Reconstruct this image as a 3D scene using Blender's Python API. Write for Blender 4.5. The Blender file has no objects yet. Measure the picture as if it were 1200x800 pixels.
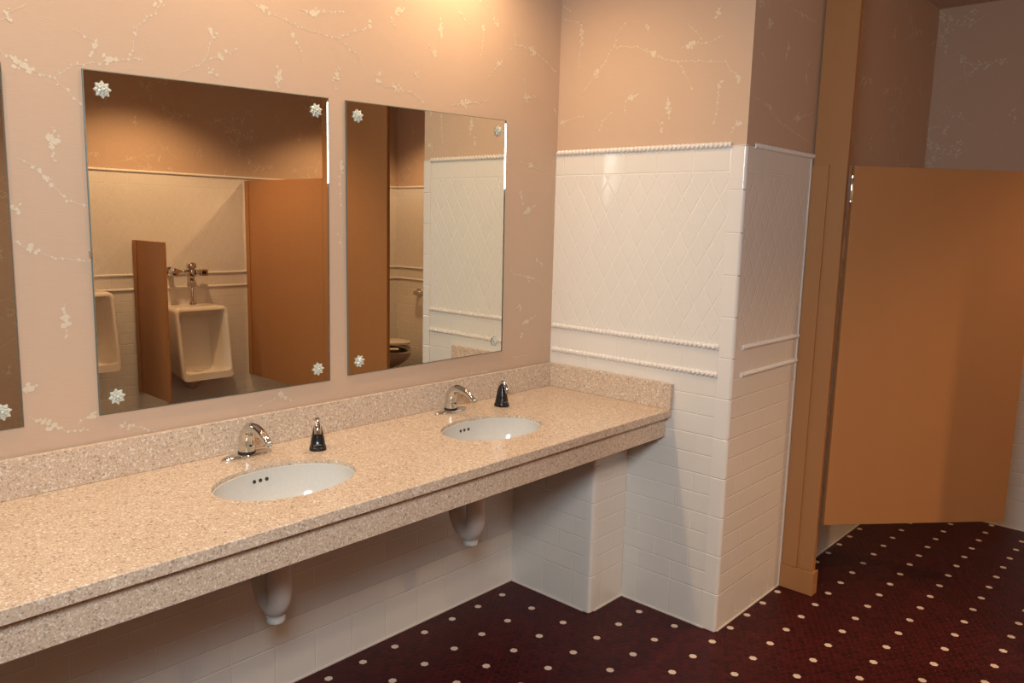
import bpy, bmesh, math, random
from mathutils import Vector, Matrix
random.seed(7)
SC = bpy.context.scene
COL = SC.collection
PI = math.pi

# ------------------------------------------------------------------ camera
cam_d = bpy.data.cameras.new('camera')
cam = bpy.data.objects.new('camera', cam_d)
COL.objects.link(cam)
SC.camera = cam
cam_d.sensor_fit = 'HORIZONTAL'
cam_d.sensor_width = 36.0
cam_d.lens = 36.0 * 924.57 / 1200.0
cam_d.clip_start = 0.02
def cam_pose(pos, yaw, pitch, roll):
    y, p, r = [math.radians(a) for a in (yaw, pitch, roll)]
    f = Vector((-math.sin(y)*math.cos(p), math.cos(y)*math.cos(p), math.sin(p)))
    rt = Vector((math.cos(y), math.sin(y), 0))
    u = rt.cross(f)
    rt2 = rt*math.cos(r) + u*math.sin(r)
    u2 = u*math.cos(r) - rt*math.sin(r)
    m = Matrix((rt2, u2, -f)).transposed().to_4x4()
    m.translation = Vector(pos)
    cam.matrix_world = m
cam_pose((2.1709, -2.6443, 1.5444), 42.2205, -8.6144, 1.3786)

# ------------------------------------------------------------------ colour management, world
SC.view_settings.view_transform = 'Standard'
SC.view_settings.look = 'None'
SC.view_settings.gamma = 1.0
SC.view_settings.exposure = 0.0
SC.view_settings.use_curve_mapping = False
w = bpy.data.worlds.new('world'); SC.world = w
w.use_nodes = True
w.node_tree.nodes['Background'].inputs[0].default_value = (0.02, 0.015, 0.012, 1)
w.node_tree.nodes['Background'].inputs[1].default_value = 0.3

# ------------------------------------------------------------------ lights
def spot(name, loc, energy, color, size_deg=110, blend=0.7, radius=0.04, target=None):
    l = bpy.data.lights.new(name, 'SPOT')
    l.energy = energy; l.color = color; l.spot_size = math.radians(size_deg)
    l.spot_blend = blend; l.shadow_soft_size = radius
    o = bpy.data.objects.new(name, l); COL.objects.link(o); o.location = loc
    if target is not None:
        o.rotation_euler = (Vector(target)-Vector(loc)).to_track_quat('-Z', 'Y').to_euler()
    return o
def area(name, loc, energy, color, sx, sy, target):
    l = bpy.data.lights.new(name, 'AREA')
    l.energy = energy; l.color = color; l.shape = 'RECTANGLE'; l.size = sx; l.size_y = sy
    o = bpy.data.objects.new(name, l); COL.objects.link(o); o.location = loc
    o.rotation_euler = (Vector(target)-Vector(loc)).to_track_quat('-Z', 'Y').to_euler()
    return o
WARM = (1.0, 0.68, 0.38)
WARM2 = (1.0, 0.60, 0.31)
FLASH = (0.86, 0.96, 1.0)
ZC = 2.7125          # ceiling height
VANITY = [(0.26, -0.62), (0.26, -1.47), (0.26, -2.32), (0.26, -3.17)]
FAR = [(2.92, -0.27), (2.45, -2.40)]
STALL = (2.85, 1.42)
for x, y in VANITY:
    spot('vanity_light', (x, y, ZC-0.02), 39 if y > -1 else 26, WARM, 150, 0.8, 0.05)
spot('far_light', (*FAR[0], ZC-0.02), 108, WARM2, 124, 0.6, 0.05)
spot('far_light', (*FAR[1], ZC-0.02), 60, WARM, 128, 0.4, 0.05)  # unseen lamp, its power set to brighten the papered pier
spot('stall_light', (*STALL, ZC-0.02), 88, WARM2, 125, 0.45, 0.05)
# the photographer's diffused flash, held above and left of the camera
fl = area('diffused_flash', (2.03, -2.72, 2.02), 27, FLASH, 0.50, 0.50, (0.45, -0.9, 1.35))
fl.data.spread = math.radians(150)

# ------------------------------------------------------------------ helpers
KEEP = set()
def tag(o, label=None, cat=None, group=None, kind=None):
    if label: o['label'] = label
    if cat: o['category'] = cat
    if group: o['group'] = group
    if kind: o['kind'] = kind
    return o
def empty(name, loc, rz=0.0):
    o = bpy.data.objects.new(name, None)
    COL.objects.link(o); o.location = loc; o.rotation_euler = (0, 0, rz)
    o.empty_display_size = 0.05
    return o
def link(name, bm, mats, parent=None, smooth=None, bevel=None, segs=2):
    me = bpy.data.meshes.new(name)
    bmesh.ops.recalc_face_normals(bm, faces=bm.faces[:]) if id(bm) not in KEEP else None
    KEEP.discard(id(bm))
    if smooth is not None:
        for f in bm.faces: f.smooth = True
    bm.to_mesh(me); bm.free()
    if not isinstance(mats, (list, tuple)): mats = [mats]
    for m in mats: me.materials.append(m)
    o = bpy.data.objects.new(name, me); COL.objects.link(o)
    if parent is not None: o.parent = parent
    if smooth is not None and smooth < 170:
        me.set_sharp_from_angle(angle=math.radians(smooth))
    if bevel:
        md = o.modifiers.new('bevel', 'BEVEL'); md.width = bevel; md.segments = segs
        md.limit_method = 'ANGLE'; md.angle_limit = math.radians(40)
        for p in me.polygons: p.use_smooth = True
        md.harden_normals = True
    return o
def copy_tree(o, parent=None):
    c = o.copy(); COL.objects.link(c)
    if parent is not None:
        c.parent = parent
    for ch in [k for k in bpy.data.objects if k.parent == o]:
        copy_tree(ch, c)
    return c
def box(bm, x0, y0, z0, x1, y1, z1, mi=0):
    v = [bm.verts.new(p) for p in ((x0,y0,z0),(x1,y0,z0),(x1,y1,z0),(x0,y1,z0),(x0,y0,z1),(x1,y0,z1),(x1,y1,z1),(x0,y1,z1))]
    for f in ((0,3,2,1),(4,5,6,7),(0,1,5,4),(1,2,6,5),(2,3,7,6),(3,0,4,7)):
        fa = bm.faces.new([v[i] for i in f]); fa.material_index = mi
    return v
def quad(bm, a, b, c, d, mi=0):
    f = bm.faces.new([bm.verts.new(p) for p in (a, b, c, d)]); f.material_index = mi
    return f
def loft(bm, rings, cap0=True, cap1=True, closed=True, mi=0):
    vs = [[bm.verts.new(p) for p in r] for r in rings]
    n = len(vs[0])
    for a, b in zip(vs, vs[1:]):
        for i in range(n if closed else n-1):
            j = (i+1) % n
            f = bm.faces.new((a[i], a[j], b[j], b[i])); f.material_index = mi
    if cap0: f = bm.faces.new(list(reversed(vs[0]))); f.material_index = mi
    if cap1: f = bm.faces.new(vs[-1]); f.material_index = mi
    return vs
def ellipse(cx, cy, z, a, b, n=32):
    return [Vector((cx+a*math.cos(2*PI*i/n), cy+b*math.sin(2*PI*i/n), z)) for i in range(n)]
def lathe(bm, prof, cx=0, cy=0, n=24, axis='z', cap0=True, cap1=True, mi=0):
    rings = []
    for r, h in prof:
        ring = []
        for i in range(n):
            a = 2*PI*i/n
            p = (r*math.cos(a), r*math.sin(a), h)
            if axis == 'x': p = (p[2], p[0], p[1])
            if axis == 'y': p = (p[1], p[2], p[0])
            ring.append(Vector(p)+Vector((cx, cy, 0)) if axis == 'z' else Vector(p))
        rings.append(ring)
    return loft(bm, rings, cap0, cap1, mi=mi)
def tube(bm, pts, radii, n=20, squash=1.0, cap0=True, cap1=True, up=(0, 1, 0), mi=0, sub=6):
    """swept round section through pts (Catmull-Rom), radius per point"""
    P = [Vector(p) for p in pts]
    if not isinstance(radii, (list, tuple)): radii = [radii]*len(P)
    pp, rr = [], []
    for i in range(len(P)-1):
        p0 = P[max(i-1, 0)]; p1 = P[i]; p2 = P[i+1]; p3 = P[min(i+2, len(P)-1)]
        for k in range(sub):
            t = k/sub
            q = 0.5*((2*p1)+(p2-p0)*t+(2*p0-5*p1+4*p2-p3)*t*t+(3*p1-p0-3*p2+p3)*t**3)
            pp.append(q); rr.append(radii[i]*(1-t)+radii[i+1]*t)
    pp.append(P[-1]); rr.append(radii[-1])
    rings = []
    U = Vector(up)
    for i, p in enumerate(pp):
        t = (pp[min(i+1, len(pp)-1)]-pp[max(i-1, 0)]).normalized()
        a = U - t*U.dot(t)
        if a.length < 1e-4: a = Vector((1, 0, 0)) - t*t.x
        a.normalize(); b = t.cross(a)
        rings.append([p + a*(rr[i]*squash*math.cos(2*PI*k/n)) + b*(rr[i]*math.sin(2*PI*k/n)) for k in range(n)])
    return loft(bm, rings, cap0, cap1, mi=mi)

# ------------------------------------------------------------------ material node helper
class NT:
    def __init__(self, name):
        self.m = bpy.data.materials.new(name); self.m.use_nodes = True
        self.t = self.m.node_tree
        self.p = self.t.nodes['Principled BSDF']
    def n(self, typ, **kw):
        nd = self.t.nodes.new(typ)
        for k, v in kw.items(): setattr(nd, k, v)
        return nd
    def put(self, sock, v):
        if hasattr(v, 'is_output'): self.t.links.new(v, sock)
        else: sock.default_value = v
    def math(self, op, a, b=None, c=None, clamp=False):
        nd = self.n('ShaderNodeMath', operation=op, use_clamp=clamp)
        self.put(nd.inputs[0], a)
        if b is not None: self.put(nd.inputs[1], b)
        if c is not None: self.put(nd.inputs[2], c)
        return nd.outputs[0]
    def add(self, a, b): return self.math('ADD', a, b)
    def sub(self, a, b): return self.math('SUBTRACT', a, b)
    def mul(self, a, b): return self.math('MULTIPLY', a, b)
    def mn(self, a, b): return self.math('MINIMUM', a, b)
    def mx(self, a, b): return self.math('MAXIMUM', a, b)
    def ab(self, a): return self.math('ABSOLUTE', a)
    def fr(self, a): return self.math('FRACT', a)
    def lt(self, a, b): return self.math('LESS_THAN', a, b)
    def sel(self, c, a, b):      # c ? a : b
        nd = self.n('ShaderNodeMix', data_type='FLOAT')
        self.put(nd.inputs[0], c); self.put(nd.inputs[2], b); self.put(nd.inputs[3], a)
        return nd.outputs[0]
    def mixc(self, f, a, b):
        nd = self.n('ShaderNodeMix', data_type='RGBA')
        self.put(nd.inputs[0], f); self.put(nd.inputs[6], a); self.put(nd.inputs[7], b)
        return nd.outputs[2]
    def sstep(self, x, lo, hi):
        nd = self.n('ShaderNodeMapRange', interpolation_type='SMOOTHSTEP')
        self.put(nd.inputs[0], x); self.put(nd.inputs[1], lo); self.put(nd.inputs[2], hi)
        return nd.outputs[0]
    def pos(self):
        g = self.n('ShaderNodeNewGeometry'); s = self.n('ShaderNodeSeparateXYZ')
        self.t.links.new(g.outputs['Position'], s.inputs[0])
        return g.outputs['Position'], s.outputs[0], s.outputs[1], s.outputs[2]
    def xyz(self, x, y, z):
        c = self.n('ShaderNodeCombineXYZ')
        for i, v in enumerate((x, y, z)): self.put(c.inputs[i], v)
        return c.outputs[0]
    def noise(self, vec, scale, detail=2.0, rough=0.5):
        nd = self.n('ShaderNodeTexNoise'); self.put(nd.inputs['Vector'], vec)
        nd.inputs['Scale'].default_value = scale; nd.inputs['Detail'].default_value = detail
        nd.inputs['Roughness'].default_value = rough
        return nd.outputs['Fac']
    def bump(self, h, strength=1.0, dist=0.001):
        nd = self.n('ShaderNodeBump'); self.put(nd.inputs['Height'], h)
        nd.inputs['Strength'].default_value = strength; nd.inputs['Distance'].default_value = dist
        self.t.links.new(nd.outputs[0], self.p.inputs['Normal'])
    def setp(self, **kw):
        names = dict(color='Base Color', rough='Roughness', metal='Metallic', spec='Specular IOR Level',
                     coat='Coat Weight', trans='Transmission Weight', ior='IOR', emis='Emission Color', estr='Emission Strength')
        for k, v in kw.items():
            if k == 'color' and isinstance(v, tuple) and len(v) == 3: v = (*v, 1)
            if k == 'emis' and len(v) == 3: v = (*v, 1)
            self.put(self.p.inputs[names[k]], v)
        return self
def C4(c): return (c[0], c[1], c[2], 1.0)

# ---- surfaces
def mat_wallpaper(name, axis):
    t = NT(name); P, x, y, z = t.pos()
    ribs = t.math('SINE', t.mul(z, 2*PI/0.0042))
    fib = t.noise(t.xyz(t.mul(x, 25.0), t.mul(y, 25.0), t.mul(z, 420.0)), 1.0, 3)
    big = t.noise(P, 3.0, 2)
    c = t.mixc(fib, C4((0.555, 0.405, 0.300)), C4((0.615, 0.46, 0.348)))
    c = t.mixc(t.mul(big, 0.25), c, C4((0.60, 0.42, 0.305)))
    t.setp(color=c, rough=0.62, spec=0.3)
    t.bump(t.add(t.mul(ribs, 0.25), fib), 0.22, 0.0007)
    return t.m
M_paper = mat_wallpaper('wallpaper', 'x')
t = NT('wallpaper_twig'); P, x, y, z = t.pos()
f = t.noise(P, 260.0, 2)
t.setp(color=t.mixc(f, C4((0.64, 0.55, 0.425)), C4((0.74, 0.65, 0.52))), rough=0.5)
M_twig = t.m

ZTOP, ZR2, ZR3 = 1.829, 1.1043, 1.0003
def mat_tile(name, axis, u0=0.0, plain=False, sgn=1.0):
    t = NT(name); P, x, y, z = t.pos()
    u = x if axis == 'x' else y
    u = t.add(t.mul(u, sgn), -u0*sgn)
    W = 0.1524; H = 0.0762
    def rect(uu, vv, w, h, off=True):
        r = t.math('FLOOR', t.math('DIVIDE', vv, h))
        s = t.math('DIVIDE', uu, w)
        if off: s = t.add(s, t.mul(t.math('PINGPONG', r, 1.0), 0.5))
        fu = t.fr(s); fv = t.fr(t.math('DIVIDE', vv, h))
        du = t.mul(t.mn(fu, t.sub(1.0, fu)), w); dv = t.mul(t.mn(fv, t.sub(1.0, fv)), h)
        cid = t.add(t.math('FLOOR', s), t.mul(r, 17.31))
        return t.mn(du, dv), cid
    uu = t.add(u, 200*W)
    d_brick, id_brick = rect(uu, z, W, H)
    d_base, id_base = rect(uu, z, W, 2*H, off=False)
    base = t.lt(z, W)
    d = t.sel(base, d_base, d_brick); cid = t.sel(base, id_base, id_brick)
    if not plain:
        T60 = math.tan(math.radians(60)); S = 0.0762; SP = S*math.sin(math.radians(60))
        a = t.math('DIVIDE', t.add(uu, t.mul(z, 1/T60)), S)
        b = t.math('DIVIDE', t.sub(uu, t.mul(z, 1/T60)), S)
        fa, fb = t.fr(a), t.fr(b)
        da = t.mul(t.mn(fa, t.sub(1.0, fa)), SP); db = t.mul(t.mn(fb, t.sub(1.0, fb)), SP)
        d_rh = t.mn(da, db); id_rh = t.add(t.mul(t.math('FLOOR', a), 3.7), t.mul(t.math('FLOOR', b), 11.13))
        fu2 = t.fr(t.math('DIVIDE', uu, W)); d_b = t.mul(t.mn(fu2, t.sub(1.0, fu2)), W)
        id_b = t.math('FLOOR', t.math('DIVIDE', uu, W))
        ZB = ZTOP-0.087
        mid = t.math('GREATER_THAN', z, ZR3)
        d = t.sel(mid, d_b, d); cid = t.sel(mid, id_b, cid)
        rh = t.mul(t.math('GREATER_THAN', z, ZR2), t.lt(z, ZB))
        d = t.sel(rh, d_rh, d); cid = t.sel(rh, id_rh, cid)
        d = t.mn(d, t.ab(t.sub(z, ZB)))
    grout = t.sstep(d, 0.0006, 0.0013)
    cushion = t.sstep(d, 0.0004, 0.0040)
    wn = t.n('ShaderNodeTexWhiteNoise', noise_dimensions='1D'); t.put(wn.inputs['W'], cid)
    tone = wn.outputs[0]
    tc = t.mixc(tone, C4((0.765, 0.745, 0.712)), C4((0.78, 0.76, 0.728)))
    c = t.mixc(grout, C4((0.86, 0.835, 0.80)), tc)
    wob = t.noise(t.add(0, 0) if False else P, 14.0, 1)
    tilt = t.mul(t.noise(P, 9.0, 0), 0.5)
    t.setp(color=c, rough=t.sel(grout, 0.13, 0.6), spec=0.5)
    t.bump(t.add(cushion, t.add(t.mul(wob, 0.5), t.mul(tilt, 0.3))), 0.85, 0.0013)
    return t.m
M_tile_x = mat_tile('white_wall_tile_end', 'x', u0=0.804)
M_tile_y = mat_tile('white_wall_tile_side', 'y', u0=0.0)
M_tile_px = mat_tile('white_brick_tile_end', 'x', u0=0.03, plain=True)
M_tile_py = mat_tile('white_brick_tile_side', 'y', u0=0.0, plain=True)
t = NT('glazed_trim'); P, x, y, z = t.pos()
t.setp(color=(0.79, 0.765, 0.735), rough=0.12); t.bump(t.noise(P, 30.0, 1), 0.25, 0.001)
M_trim = t.m
t = NT('caulk'); t.setp(color=(0.74, 0.70, 0.66), rough=0.5); P, x, y, z = t.pos(); t.bump(t.noise(P, 80.0), 0.2, 0.001); M_caulk = t.m

# floor: one inch hexagon mosaic
t = NT('hexagon_mosaic'); P, x, y, z = t.pos()
s = 0.0272; R3 = math.sqrt(3.0)
px = t.add(t.sub(x, 0.070), 60*s)
py = t.add(t.mul(t.add(y, 0.352), 0.9845), 60*s*R3)
def hexloc(ox, oy):
    ax = t.sub(t.math('FLOORED_MODULO', t.add(px, ox), s), s/2)
    ay = t.sub(t.math('FLOORED_MODULO', t.add(py, oy), s*R3), s*R3/2)
    return ax, ay
ax, ay = hexloc(s/2, s*R3/2)       # cells centred on multiples of (s, s*sqrt3)
bx, by = hexloc(0.0, 0.0)
la = t.add(t.mul(ax, ax), t.mul(ay, ay)); lb = t.add(t.mul(bx, bx), t.mul(by, by))
ca = t.lt(la, lb)
hx, hy = t.sel(ca, ax, bx), t.sel(ca, ay, by)
hd = t.sub(s/2, t.mx(t.ab(hx), t.add(t.mul(t.ab(hx), 0.5), t.mul(t.ab(hy), R3/2))))
cx_, cy_ = t.sub(px, hx), t.sub(py, hy)
def near_mult(v, per):
    f_ = t.fr(t.add(t.math('DIVIDE', v, per), 0.5))
    return t.lt(t.ab(t.sub(f_, 0.5)), 0.06)
dot = t.mul(near_mult(cx_, 6*s), near_mult(cy_, 3*R3*s))
grout = t.sstep(hd, 0.0006, 0.0014)
wn = t.n('ShaderNodeTexWhiteNoise', noise_dimensions='2D'); t.put(wn.inputs['Vector'], t.xyz(cx_, cy_, 0.0))
red = t.mixc(wn.outputs[0], C4((0.030, 0.0022, 0.0040)), C4((0.058, 0.0045, 0.0070)))
tc = t.mixc(dot, red, C4((0.72, 0.62, 0.54)))
col = t.mixc(grout, C4((0.075, 0.018, 0.022)), tc)
t.setp(color=col, rough=t.sel(grout, 0.38, 0.8), spec=0.20)
t.bump(t.sstep(hd, 0.0003, 0.0028), 0.4, 0.0008)
M_floor = t.m

# quartz counter
t = NT('speckled_quartz'); P, x, y, z = t.pos()
v1 = t.n('ShaderNodeTexVoronoi'); v1.inputs['Scale'].default_value = 330.0
t.put(v1.inputs['Vector'], P)
sp = t.n('ShaderNodeSeparateColor'); t.put(sp.inputs[0], v1.outputs['Color'])
v2 = t.n('ShaderNodeTexVoronoi'); v2.inputs['Scale'].default_value = 190.0
t.put(v2.inputs['Vector'], P)
sp2 = t.n('ShaderNodeSeparateColor'); t.put(sp2.inputs[0], v2.outputs['Color'])
ramp = t.n('ShaderNodeValToRGB'); ramp.color_ramp.interpolation = 'CONSTANT'
els = ramp.color_ramp.elements
els[0].position = 0.0; els[0].color = (0.56, 0.435, 0.335, 1)
els[1].position = 0.35; els[1].color = (0.615, 0.49, 0.38, 1)
for p_, c_ in ((0.62, (0.655, 0.545, 0.44)), (0.84, (0.51, 0.385, 0.29)), (0.91, (0.76, 0.67, 0.57)), (0.98, (0.36, 0.28, 0.23))):
    e = els.new(p_); e.color = C4(c_)
t.put(ramp.inputs[0], sp.outputs[0])
chip = t.math('GREATER_THAN', sp2.outputs[0], 0.94)
chipd = t.lt(sp2.outputs[0], 0.055)
c = t.mixc(t.mul(chip, 0.75), ramp.outputs[0], C4((0.80, 0.73, 0.65)))
c = t.mixc(t.mul(chipd, 0.55), c, C4((0.24, 0.19, 0.16)))
t.setp(color=c, rough=0.24, spec=0.45)
M_quartz = t.m

# partition laminate
def mat_laminate(name, c0, c1):
    t = NT(name); P, x, y, z = t.pos()
    g = t.noise(P, 420.0, 2); g2 = t.noise(t.xyz(t.mul(x, 8.0), t.mul(y, 8.0), t.mul(z, 1.2)), 1.0, 2)
    t.setp(color=t.mixc(t.add(t.mul(g, 0.6), t.mul(g2, 0.4)), C4(c0), C4(c1)), rough=0.42, spec=0.35)
    t.bump(g, 0.12, 0.0005)
    return t.m
M_lam = mat_laminate('tan_laminate', (0.405, 0.190, 0.074), (0.475, 0.235, 0.098))
t = NT('ceiling_paint'); P, x, y, z = t.pos()
t.setp(color=t.mixc(t.noise(P, 60.0, 3), C4((0.52, 0.40, 0.32)), C4((0.58, 0.45, 0.36))), rough=0.9)
M_ceil = t.m
def simple(name, color, rough=0.4, metal=0.0, noise=None, bump=0.1, **kw):
    t = NT(name); P, x, y, z = t.pos()
    n_ = t.noise(P, noise or 120.0, 2)
    c0 = tuple(v*0.94 for v in color); c1 = tuple(min(1, v*1.05) for v in color)
    t.setp(color=t.mixc(n_, C4(c0), C4(c1)), rough=rough, metal=metal, **kw)
    if bump: t.bump(n_, bump, 0.0004)
    return t.m
M_chrome = simple('polished_chrome', (0.68, 0.68, 0.67), 0.07, 1.0, bump=0.0)
M_steel = simple('brushed_steel', (0.62, 0.60, 0.57), 0.25, 1.0, 300.0)
M_mirror = simple('mirror_silver', (0.80, 0.79, 0.71), 0.0, 1.0, bump=0.0)
M_lip = simple('glint_lip_silver', (0.93, 0.94, 0.95), 0.03, 1.0, bump=0.0)  # silver of the added lip that returns the flash
M_glassedge = simple('mirror_edge_glass', (0.10, 0.13, 0.115), 0.45, 0.0, bump=0.0)
M_black = simple('black_plastic', (0.010, 0.010, 0.012), 0.22, bump=0.0)
M_rubber = simple('black_rubber', (0.015, 0.014, 0.014), 0.6)
M_china = simple('vitreous_china', (0.62, 0.62, 0.60), 0.10, bump=0.0)
M_china2 = simple('urinal_china', (0.80, 0.74, 0.66), 0.12, bump=0.0)
M_hole_shade = simple('hole_shade', (0.03, 0.028, 0.026), 0.5)  # shade inside an opening, put into the colour
M_pvc = simple('white_pvc', (0.70, 0.66, 0.63), 0.45)
M_bottle = simple('translucent_bottle', (0.62, 0.42, 0.30), 0.4)
M_badge = simple('badge_print', (0.30, 0.30, 0.30), 0.5)
M_crystal = simple('crystal', (0.88, 0.93, 0.88), 0.12, bump=0.0, trans=0.45, ior=1.5)
M_seat = simple('toilet_seat_plastic', (0.80, 0.76, 0.68), 0.25)
t = NT('lamp_lens'); t.setp(color=(0.9, 0.8, 0.6), emis=(1.0, 0.66, 0.38), estr=6.0); M_lens = t.m
t = NT('frosted_pane'); t.setp(color=(0.9, 0.9, 0.88), emis=(1.0, 0.95, 0.93), estr=3.0); M_pane = t.m

# ------------------------------------------------------------------ wallpaper twigs, printed on the wall mesh
REP = 0.66
def make_motif(seed, n=10):
    rnd = random.Random(seed); polys = []
    def blob(u, v, r):
        k = rnd.randint(5, 8); a0 = rnd.random()*PI; sx = rnd.uniform(0.6, 1.0); ang = rnd.random()*PI
        pts = []
        for i in range(k):
            a = a0+2*PI*i/k; rr = r*rnd.uniform(0.5, 1.25)
            x_, y_ = rr*math.cos(a)*sx, rr*math.sin(a)
            pts.append((u+x_*math.cos(ang)-y_*math.sin(ang), v+x_*math.sin(ang)+y_*math.cos(ang)))
        polys.append(pts)
    def stick(u0, v0, u1, v1, w_):
        dx, dy = u1-u0, v1-v0; L = math.hypot(dx, dy) or 1e-6
        nx, ny = -dy/L*w_/2, dx/L*w_/2
        polys.append([(u0-nx, v0-ny), (u1-nx, v1-ny), (u1+nx, v1+ny), (u0+nx, v0+ny)])
    def twig(u, v, ang, L, depth=0):
        n_ = max(4, int(L/0.014)); cl = rnd.uniform(0.2, 0.8)*n_
        for i in range(n_):
            ang += rnd.uniform(-0.22, 0.22)
            st = L/n_
            u1, v1 = u+st*math.cos(ang), v+st*math.sin(ang)
            stick(u, v, u1, v1, rnd.uniform(0.0007, 0.0014))
            g = math.exp(-((i-cl)/2.2)**2)
            if rnd.random() < 0.55+0.4*g:
                for _ in range(1+int(3.2*g)):
                    blob(u1+rnd.gauss(0, 0.003+0.007*g), v1+rnd.gauss(0, 0.003+0.006*g), rnd.uniform(0.0018, 0.0042)+0.0055*g*rnd.random())
            if depth == 0 and rnd.random() < 0.09:
                twig(u1, v1, ang+rnd.choice((-1, 1))*rnd.uniform(0.5, 1.0), L*rnd.uniform(0.3, 0.6), 1)
            u, v = u1, v1
    cells = [(i, j) for i in range(4) for j in range(4)]; rnd.shuffle(cells)
    for i, j in cells[:n]:
        u = (i+rnd.uniform(0.15, 0.85))*REP/4; v = (j+rnd.uniform(0.15, 0.85))*REP/4
        kind = rnd.random()
        if kind < 0.38:      # upright flame-shaped spray
            twig(u, v, -PI/2+rnd.uniform(-0.12, 0.12), rnd.uniform(0.08, 0.14), 1)
        else:
            twig(u, v, rnd.choice((-0.65, -0.35, 0.5, 0.2, -1.0)), rnd.uniform(0.16, 0.34))
    return polys
MOTIF = make_motif(21, 9)
# sprays as they run across the three near walls: ((along, up) points in metres, weight, index of the cluster)
TW_END = [([(0.264,2.233),(0.376,2.222),(0.454,2.188),(0.501,2.158),(0.556,2.148)],2,2),([(0.264,2.23),(0.225,2.173),(0.189,2.141),(0.124,2.07)],1,2),([(0.571,2.189),(0.616,2.201),(0.685,2.198),(0.741,2.214)],2,1),([(0.556,2.148),(0.655,2.137),(0.757,2.12),(0.811,2.059)],1,3),([(0.556,2.148),(0.595,2.102),(0.623,2.048)],0,0),([(0.405,2.049),(0.367,2.033),(0.336,2.016),(0.334,1.978)],2,1),([(0.527,2.026),(0.533,1.982),(0.532,1.945)],2,1),([(0.739,2.049),(0.734,1.984),(0.729,1.911)],1,0),([(0.48,1.948),(0.509,1.902)],1,1),([(0.83,1.919),(0.818,1.908),(0.798,1.877)],1,1),([(-0.01,2.378),(0.08,2.355),(0.112,2.324),(0.109,2.302)],1,3),([(0.11,2.275),(0.103,2.236),(0.097,2.17)],1,0),([(0.021,1.958),(0.066,1.969),(0.137,1.985)],1,0),([(0.422,2.291),(0.431,2.265)],1,0),([(0.594,2.272),(0.65,2.223)],0,1),([(0.727,2.316),(0.719,2.292),(0.707,2.274)],1,1),([(-0.003,2.434),(0.047,2.403)],2,0),([(0.209,1.91),(0.24,1.958),(0.272,1.982)],0,0),([(0.331,2.319),(0.281,2.279),(0.272,2.232)],0,0)]
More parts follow.
